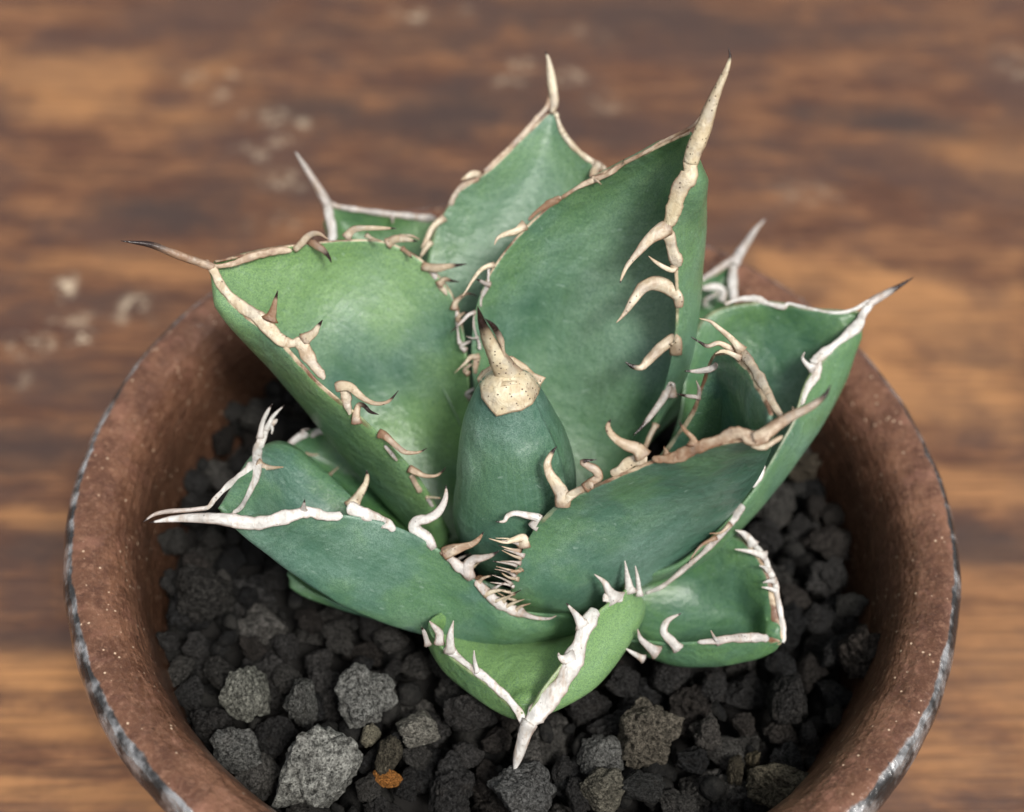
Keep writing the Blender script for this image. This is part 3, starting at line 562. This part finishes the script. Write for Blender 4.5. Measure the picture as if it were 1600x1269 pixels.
 ('J','t','6',[(1435,230,36),(1380,212,22),(1310,202,4)],'w'),('J','t','6',[(1450,290,26),(1430,275,14),(1410,268,4)],'w'),('J','t','6',[(1475,330,30),(1450,330,16),(1425,337,4)],'w'),('J','t','6',[(1480,370,24),(1450,360,14),(1420,355,4)],'w'),
 ('J','m','6',[(1450,562,30),(1380,558,38),(1300,562,34),(1230,572,28),(1160,577,16)],'g'),
 ('J','t','6',[(1085,605,40),(1060,575,40),(1025,535,36),(1040,490,26),(1095,460,4)],'w',.1),('J','t','6',[(1000,620,50),(960,590,34),(930,560,22),(920,525,5)],'g'),('J','t','6',[(945,645,30),(900,620,20),(868,600,5)],'w'),('J','t','6',[(1250,585,20),(1228,555,12),(1215,530,5)],'g'),
 # K
 ('K','t','4',[(800,300,20),(850,262,40),(885,252,24),(862,232,12),(900,222,4)],'w'),('K','m','4',[(905,262,20),(940,238,36),(990,228,24)],'w'),('K','t','4',[(880,345,14),(915,352,12),(945,350,4)],'c'),('K','t','4',[(1000,450,16),(1020,432,12),(1042,415,4)],'c'),
]
for k in range(9):      # the crowded small hooks down in the heart
    y = 850+k*11; x = 806-k*1.5+(k % 3)*3; H.append(('G', 't', '0', [(x+6, y, 7), (x-6-(k % 2)*4, y-3, 4), (x-22-(k*7 % 11), y-6-(k % 3)*3, 1)], 'gbc'[k % 3], .3*(k % 2)))
for k in range(7):
    x, y = 690+k*19, 866+k*15; H.append(('H', 't', '0', [(x, y, 8), (x+9, y-8, 5), (x+22+(k*5 % 9), y-13-(k % 3)*3, 1)], 'bgc'[k % 3], .5*(k % 2)))
for k, (x, y) in enumerate([(722, 505), (728, 548), (733, 585), (736, 622), (738, 655)]):
    H.append(('B', 't', '0', [(x, y, 9), (x-7, y-7, 7), (x+4+(k % 2)*6, y-16, 4), (x+16, y-14-(k % 3)*3, 1)], 'bg'[k % 2], .7))
for h in H:
    key, mode, crop, pts = h[:4]; col = h[4] if len(h) > 4 else 'c'; dark = h[5] if len(h) > 5 else 0; th_ = h[6] if len(h) > 6 else None
    horn(key, mode, crop, pts, col, dark, th_)

def cap():                      # horny cap that clasps the closed centre leaf and runs out into its spine
    L = LEAF['Z']; c0, c1 = (752, 596), (848, 600)
    outline = [(745, 592), (752, 580), (768, 570), (776, 560), (800, 556), (822, 570), (835, 583), (853, 590), (846, 600), (842, 615), (832, 632), (815, 642), (798, 645), (776, 651), (766, 640), (752, 622), (750, 605)]
    O = np.array(outline, float); cen = np.array([797, 603.]); rings = 14; n = 68; V = []; k = len(O)
    for i in range(rings+1):
        f = i/rings
        for j in range(n):
            u = j/n*k; a = int(u) % k; q = O[a]*(1-(u-int(u)))+O[(a+1) % k]*(u-int(u)); q = cen+(q-cen)*f
            h = L['bvh'].ray_cast(Vector(CAM), Vector(ray(*q)).normalized()); base = dep(h[0]) if h[0] is not None else None
            V.append([q[0], q[1], base])
    mx = max(v[2] for v in V if v[2] is not None)
    W = []
    for (x, y, d) in V:
        if d is None: d = mx
        p = atd(x, y, d); p = p+ (CAM-p)/np.linalg.norm(CAM-p)*(.010+.0035*nz(p, 14, 3)); W.append(p)
    m = len(W); W2 = [p+ (p-CAM)/np.linalg.norm(p-CAM)*.014 for p in W]
    Fc = []
    for i in range(rings):
        for j in range(n):
            j2 = (j+1) % n; a, b, c, d = i*n+j, i*n+j2, (i+1)*n+j2, (i+1)*n+j; Fc.append((a, d, c, b)); Fc.append((m+a, m+b, m+c, m+d))
    for j in range(n): j2 = (j+1) % n; a = rings*n; Fc.append((a+j, m+a+j, m+a+j2, a+j2))
    mesh_obj('horny_cap', np.array(W+W2)-np.array([0, -.08, SOIL]), Fc, M_HORN['k'], L['ob'], True, {'dark': np.zeros(2*m), 'root': np.ones(2*m)*.5, 'side': np.clip(np.repeat(np.tile(np.arange(rings+1)/rings, 2), n)*4-3, 0, 1)})
cap()
horn('Z', 's', '0', [(746, 478, 1), (749, 490, 7), (753, 505, 13), (760, 522, 19), (769, 542, 24), (779, 562, 31), (789, 580, 40), (795, 594, 62), (797, 606, 80)], 'k', .75, .80, flat=.75)
horn('Z', 's', '0', [(758, 498, 1), (768, 507, 7), (776, 518, 10), (783, 532, 10), (786, 545, 6), (793, 590, 4)], 'b', 1.0, .775)

# ------------------------------------------------------------------ stones
def stone_mesh(name, seed, sub=4, ax=(1, 1, 1), pits=.10, lump=.38):
    bm = bmesh.new(); bmesh.ops.create_icosphere(bm, subdivisions=sub, radius=1)
    r = random.Random(seed)
    planes = [(Vector([r.gauss(0, 1) for _ in range(3)]).normalized(), r.uniform(.62, .9)) for _ in range(9)]
    for v in bm.verts:
        p = v.co.copy(); n = p.normalized()
        k = 1+lump*noise.fractal(n*1.1+Vector((seed*3.1, seed, 0)), 1, 2, 3)
        q = n*k
        for pn, d in planes:
            e = q.dot(pn)-d
            if e > 0: q -= pn*e*.8
        c = noise.voronoi(n*3.3+Vector((seed, 0, seed)))[0][0]; q -= n*pits*max(0, .42-c)*1.6
        c = noise.voronoi(n*7.5+Vector((0, seed, seed)))[0][0]; q -= n*pits*.5*max(0, .40-c)*1.6
        c = noise.voronoi(n*13+Vector((seed, 2, seed)))[0][0]; q -= n*pits*.3*max(0, .38-c)*1.6
        q += n*.07*noise.fractal(n*6+Vector((seed, seed, 0)), 1, 2, 3)
        v.co = Vector((q.x*ax[0], q.y*ax[1], q.z*ax[2]))
    me = bpy.data.meshes.new(name); bm.to_mesh(me); bm.free(); me.polygons.foreach_set('use_smooth', [True]*len(me.polygons)); me.materials.append(M_STONE); return me
axs = [(1, .8, .75), (1, .9, .8), (1, .65, .7), (.95, .95, .7), (1, .75, .6), (1, .85, .9)]
LIB = [stone_mesh('lava_stone', 10+i, 5, axs[i % 6], (.34+.12*(i % 3)), .55) for i in range(14)]
LOW = [stone_mesh('lava_grain', 60+i, 2, axs[i % 6]) for i in range(5)]
GN = 360; EXT = .9; cell = 2*EXT/GN; hm = np.full((GN, GN), -.12); idm = np.full((GN, GN), -1); gx = (np.arange(GN)+.5)*cell-EXT; XX, YY = np.meshgrid(gx, gx, indexing='ij'); RR = np.hypot(XX, YY)
def drop(x, y, r, flat, commit=None):
    i0, i1 = int((x-r+EXT)/cell), int((x+r+EXT)/cell)+1; j0, j1 = int((y-r+EXT)/cell), int((y+r+EXT)/cell)+1
    i0, j0 = max(i0, 0), max(j0, 0); sl = (slice(i0, i1), slice(j0, j1)); d2 = (XX[sl]-x)**2+(YY[sl]-y)**2; ok = d2 < r*r*.81
    if not ok.any(): return None
    zc = np.sqrt(np.maximum(r*r-d2, 0))*flat
    z = np.max((hm[sl]+zc)[ok])-.25*r
    if commit is not None:
        top = z+zc; mk = (d2 < r*r) & (top > hm[sl]); hm[sl][mk] = top[mk]; idm[sl][mk] = commit
    return z
stones = []
def fill(n, rlo, rhi, zmax, tries=14):
    for _ in range(n):
        r = rng.uniform(rlo, rhi); best = None
        for _ in range(tries):
            a = rng.uniform(0, 2*math.pi); R = math.sqrt(rng.uniform(0, 1))*(.845-r*.75); x, y = R*math.cos(a), R*math.sin(a)
            z = drop(x, y, r, .8)
            if z is not None and (best is None or z < best[0]): best = (z, x, y)
        if best is None or best[0] > zmax-r*.5: continue
        drop(best[1], best[2], r, .8, len(stones)); stones.append((best[1], best[2], best[0], r))
fill(150, .052, .078, -.02); fill(260, .036, .062, .005, 16); fill(420, .026, .046, .01, 24); fill(220, .014, .026, -.02, 24); fill(160, .009, .015, -.02, 24)
HERO = [  # px, py, width px, height px, turn, colour, label, pitting
 (497, 1205, 112, 112, -30, (.26, .26, .235), 'largest pale grey stone, at the lower left of the pot', .05),
 (382, 1085, 62, 84, 80, (.20, .20, .17), 'upright pale stone with rounded top left of the folded front leaf', .05),
 (370, 1170, 70, 58, -25, (.15, .15, .14), 'grey pitted stone close to the rim at lower left', .2),
 (474, 1096, 44, 84, 85, (.12, .12, .11), 'narrow upright grey stone above the largest pale stone', .25),
 (570, 1092, 76, 84, 30, (.19, .19, .175), 'pale angular grey stone with a dent, left of the front leaf', .18),
 (656, 1139, 60, 50, 20, (.21, .20, .17), 'small pale cream grey stone under the front leaf tip', .1),
 (579, 1149, 32, 30, 0, (.24, .22, .16), 'tiny pale beige pebble beside the largest pale stone', .03),
 (606, 1180, 40, 54, 80, (.085, .075, .055), 'brownish grey stone above the orange pebble', .05),
 (605, 1216, 31, 29, 0, (.40, .17, .045), 'tiny orange pebble among the dark stones', .02),
 (816, 1232, 88, 74, 10, (.12, .12, .115), 'grey stone directly below the tip of the folded front leaf', .08),
 (1012, 1145, 88, 92, 40, (.13, .115, .09), 'tan and grey craggy stone right of the front leaf tip', .25),
 (940, 1182, 62, 58, 0, (.15, .15, .14), 'angular grey stone left of the craggy tan stone', .08),
 (943, 1234, 70, 56, 5, (.15, .14, .11), 'rounded tan grey stone at the bottom edge right of centre', .1),
 (1222, 1228, 92, 66, 15, (.12, .105, .075), 'tan crooked stone near the rim at lower right', .25),
 (1346, 1022, 80, 82, 30, (.050, .042, .036), 'dark brown pitted stone leaning on the right inner wall', .3),
 (1105, 1146, 46, 50, 60, (.085, .078, .07), 'small round pitted grey stone below the dark green leaf', .3),
 (1174, 1196, 20, 52, 85, (.12, .10, .065), 'thin tan splinter of stone standing upright', .1),
 (1148, 1206, 28, 52, 85, (.075, .064, .045), 'brown upright stone beside the thin tan splinter', .1),
 (1256, 728, 52, 50, 30, (.075, .062, .045), 'brownish stone behind the right leaves near the inner wall', .2),
 (402, 652, 52, 60, 60, (.065, .062, .055), 'grey stone at the back left behind the forked leaf tip', .1),
 (322, 930, 92, 74, -10, (.036, .034, .031), 'smooth dark stone with a sharp edge near the left inner wall', .02),
 (1005, 1230, 60, 44, 0, (.04, .04, .038), 'dark flat stone between the tan stones at the bottom', .06),
 (1230, 1095, 58, 80, 75, (.036, .034, .032), 'dark rounded stone with grooves below the right leaf', .06),
 (730, 1115, 70, 56, 60, (.040, .038, .036), 'dark stone just left of the front leaf tip', .06),
]
nh0 = len(stones); heroes = []
for i, (px, py, wp, hp, rot, col, lab, pit) in enumerate(HERO):
    r0 = .5*(wp+hp)/2/F*2.6; z = .0
    for _ in range(4): p = un(px, py, z); z = drop(p[0], p[1], r0*.85, .8) or z
    z = min(z, .05); p = un(px, py, z); drop(p[0], p[1], r0*.9, .8, nh0+i); stones.append((p[0], p[1], z, r0)); heroes.append((p, z, wp, hp, rot, col, lab, pit))
# which stones show: count the cells each one tops, as seen from above
cnt = np.bincount(idm[idm >= 0].ravel(), minlength=len(stones)).astype(float)
for k, (x, y, z, r) in enumerate(stones[:nh0]):
    if cnt[k] < 3: cnt[k] = 0
    if y > -.1 and math.hypot(x, y+.08) < .42: cnt[k] *= .05          # under the plant
    if math.hypot(x, y+.08) < .25: cnt[k] = 0
order = np.argsort(-cnt[:nh0]); top = [k for k in order if cnt[k] > 0][:276]; topset = set(top)
SECT = ['right', 'back right', 'back', 'back left', 'left', 'front left', 'front', 'front right']
DARKS = [(.034, .033, .032), (.044, .042, .040), (.024, .024, .024), (.062, .059, .054), (.042, .037, .033), (.095, .090, .082)]
for k in top:
    x, y, z, r = stones[k]; o = bpy.data.objects.new('lava_stone', LIB[k % len(LIB)]); link(o)
    o.location = (x, y, SOIL+z); s = r*rng.uniform(1.0, 1.14); o.scale = (s, s, s*rng.uniform(.85, 1.05)); o.rotation_euler = (rng.uniform(-.5, .5), rng.uniform(-.5, .5), rng.uniform(0, 6.28))
    c = DARKS[int(rng.integers(0, 6))]; f = rng.uniform(.75, 1.25); o.color = (c[0]*f, c[1]*f, c[2]*f, 1)
    sec = SECT[int(((math.degrees(math.atan2(y, x))+22.5) % 360)//45)]; rad = math.hypot(x, y); size = 'large' if r > .055 else 'medium' if r > .034 else 'small'
    lum = o.color[1]; shade = 'black' if lum < .030 else 'charcoal' if lum < .048 else 'grey'
    place = 'touching the inner wall, at' if rad > .70 else 'midway between agave and wall, at' if rad > .52 else 'close to the agave leaves, at'
    tag(o, f'{size} {shade} lava stone {place} {sec} of the pot', 'stone', f'{size} {shade} lava stones {place} {sec} of the pot')
V, Fc = [], []
for k in range(nh0):
    if k in topset: continue
    x, y, z, r = stones[k]; me = LOW[k % 5]; R = Matrix.Rotation(rng.uniform(0, 6.28), 3, 'Z') @ Matrix.Rotation(rng.uniform(-1, 1), 3, 'X'); b = len(V)
    for v in me.vertices: q = R @ v.co*r*1.12; V.append((q.x+x, q.y+y, q.z+z+SOIL-.012))
    for f in me.polygons: Fc.append(tuple(b+i for i in f.vertices))
def stuff_mat():
    m = N('lava_grit'); c = m.coord(); n1 = m.noise(c, 22, 4, .7); n2 = m.noise(c, 120, 4, .7)
    col = m.mix(m.ramp(n1, .35, .65), (.007, .007, .007), (.022, .021, .019)); nr = m.bump(n2, .8, .006); nr = m.bump(m.vor(c, 110), .5, .004, nr); return m.fin(col, .9, nr, Specular_IOR_Level=.14)
gr = tag(mesh_obj('lava_grit', V, Fc, stuff_mat()), 'fine dark lava grit packed between and beneath the larger stones', 'gravel', kind='stuff')
for i, (p, z, wp, hp, rot, col, lab, pit) in enumerate(heroes):
    a = wp/2/F*2.6; b = hp/2/F*2.6
    me = stone_mesh('lava_stone', 200+i, 5, (1, 1, 1), .12+pit*1.2, .48); o = link(bpy.data.objects.new('lava_stone', me))
    o.location = (p[0], p[1], SOIL+z)
    # width across, height up the slope facing the camera
    o.scale = (a*1.2, min(b, a*1.3)*1.2, b*1.22); o.rotation_euler = (math.radians(-20 if hp > wp else -35), 0, 0); o.color = (*col, 1)
    tag(o, lab, 'stone')
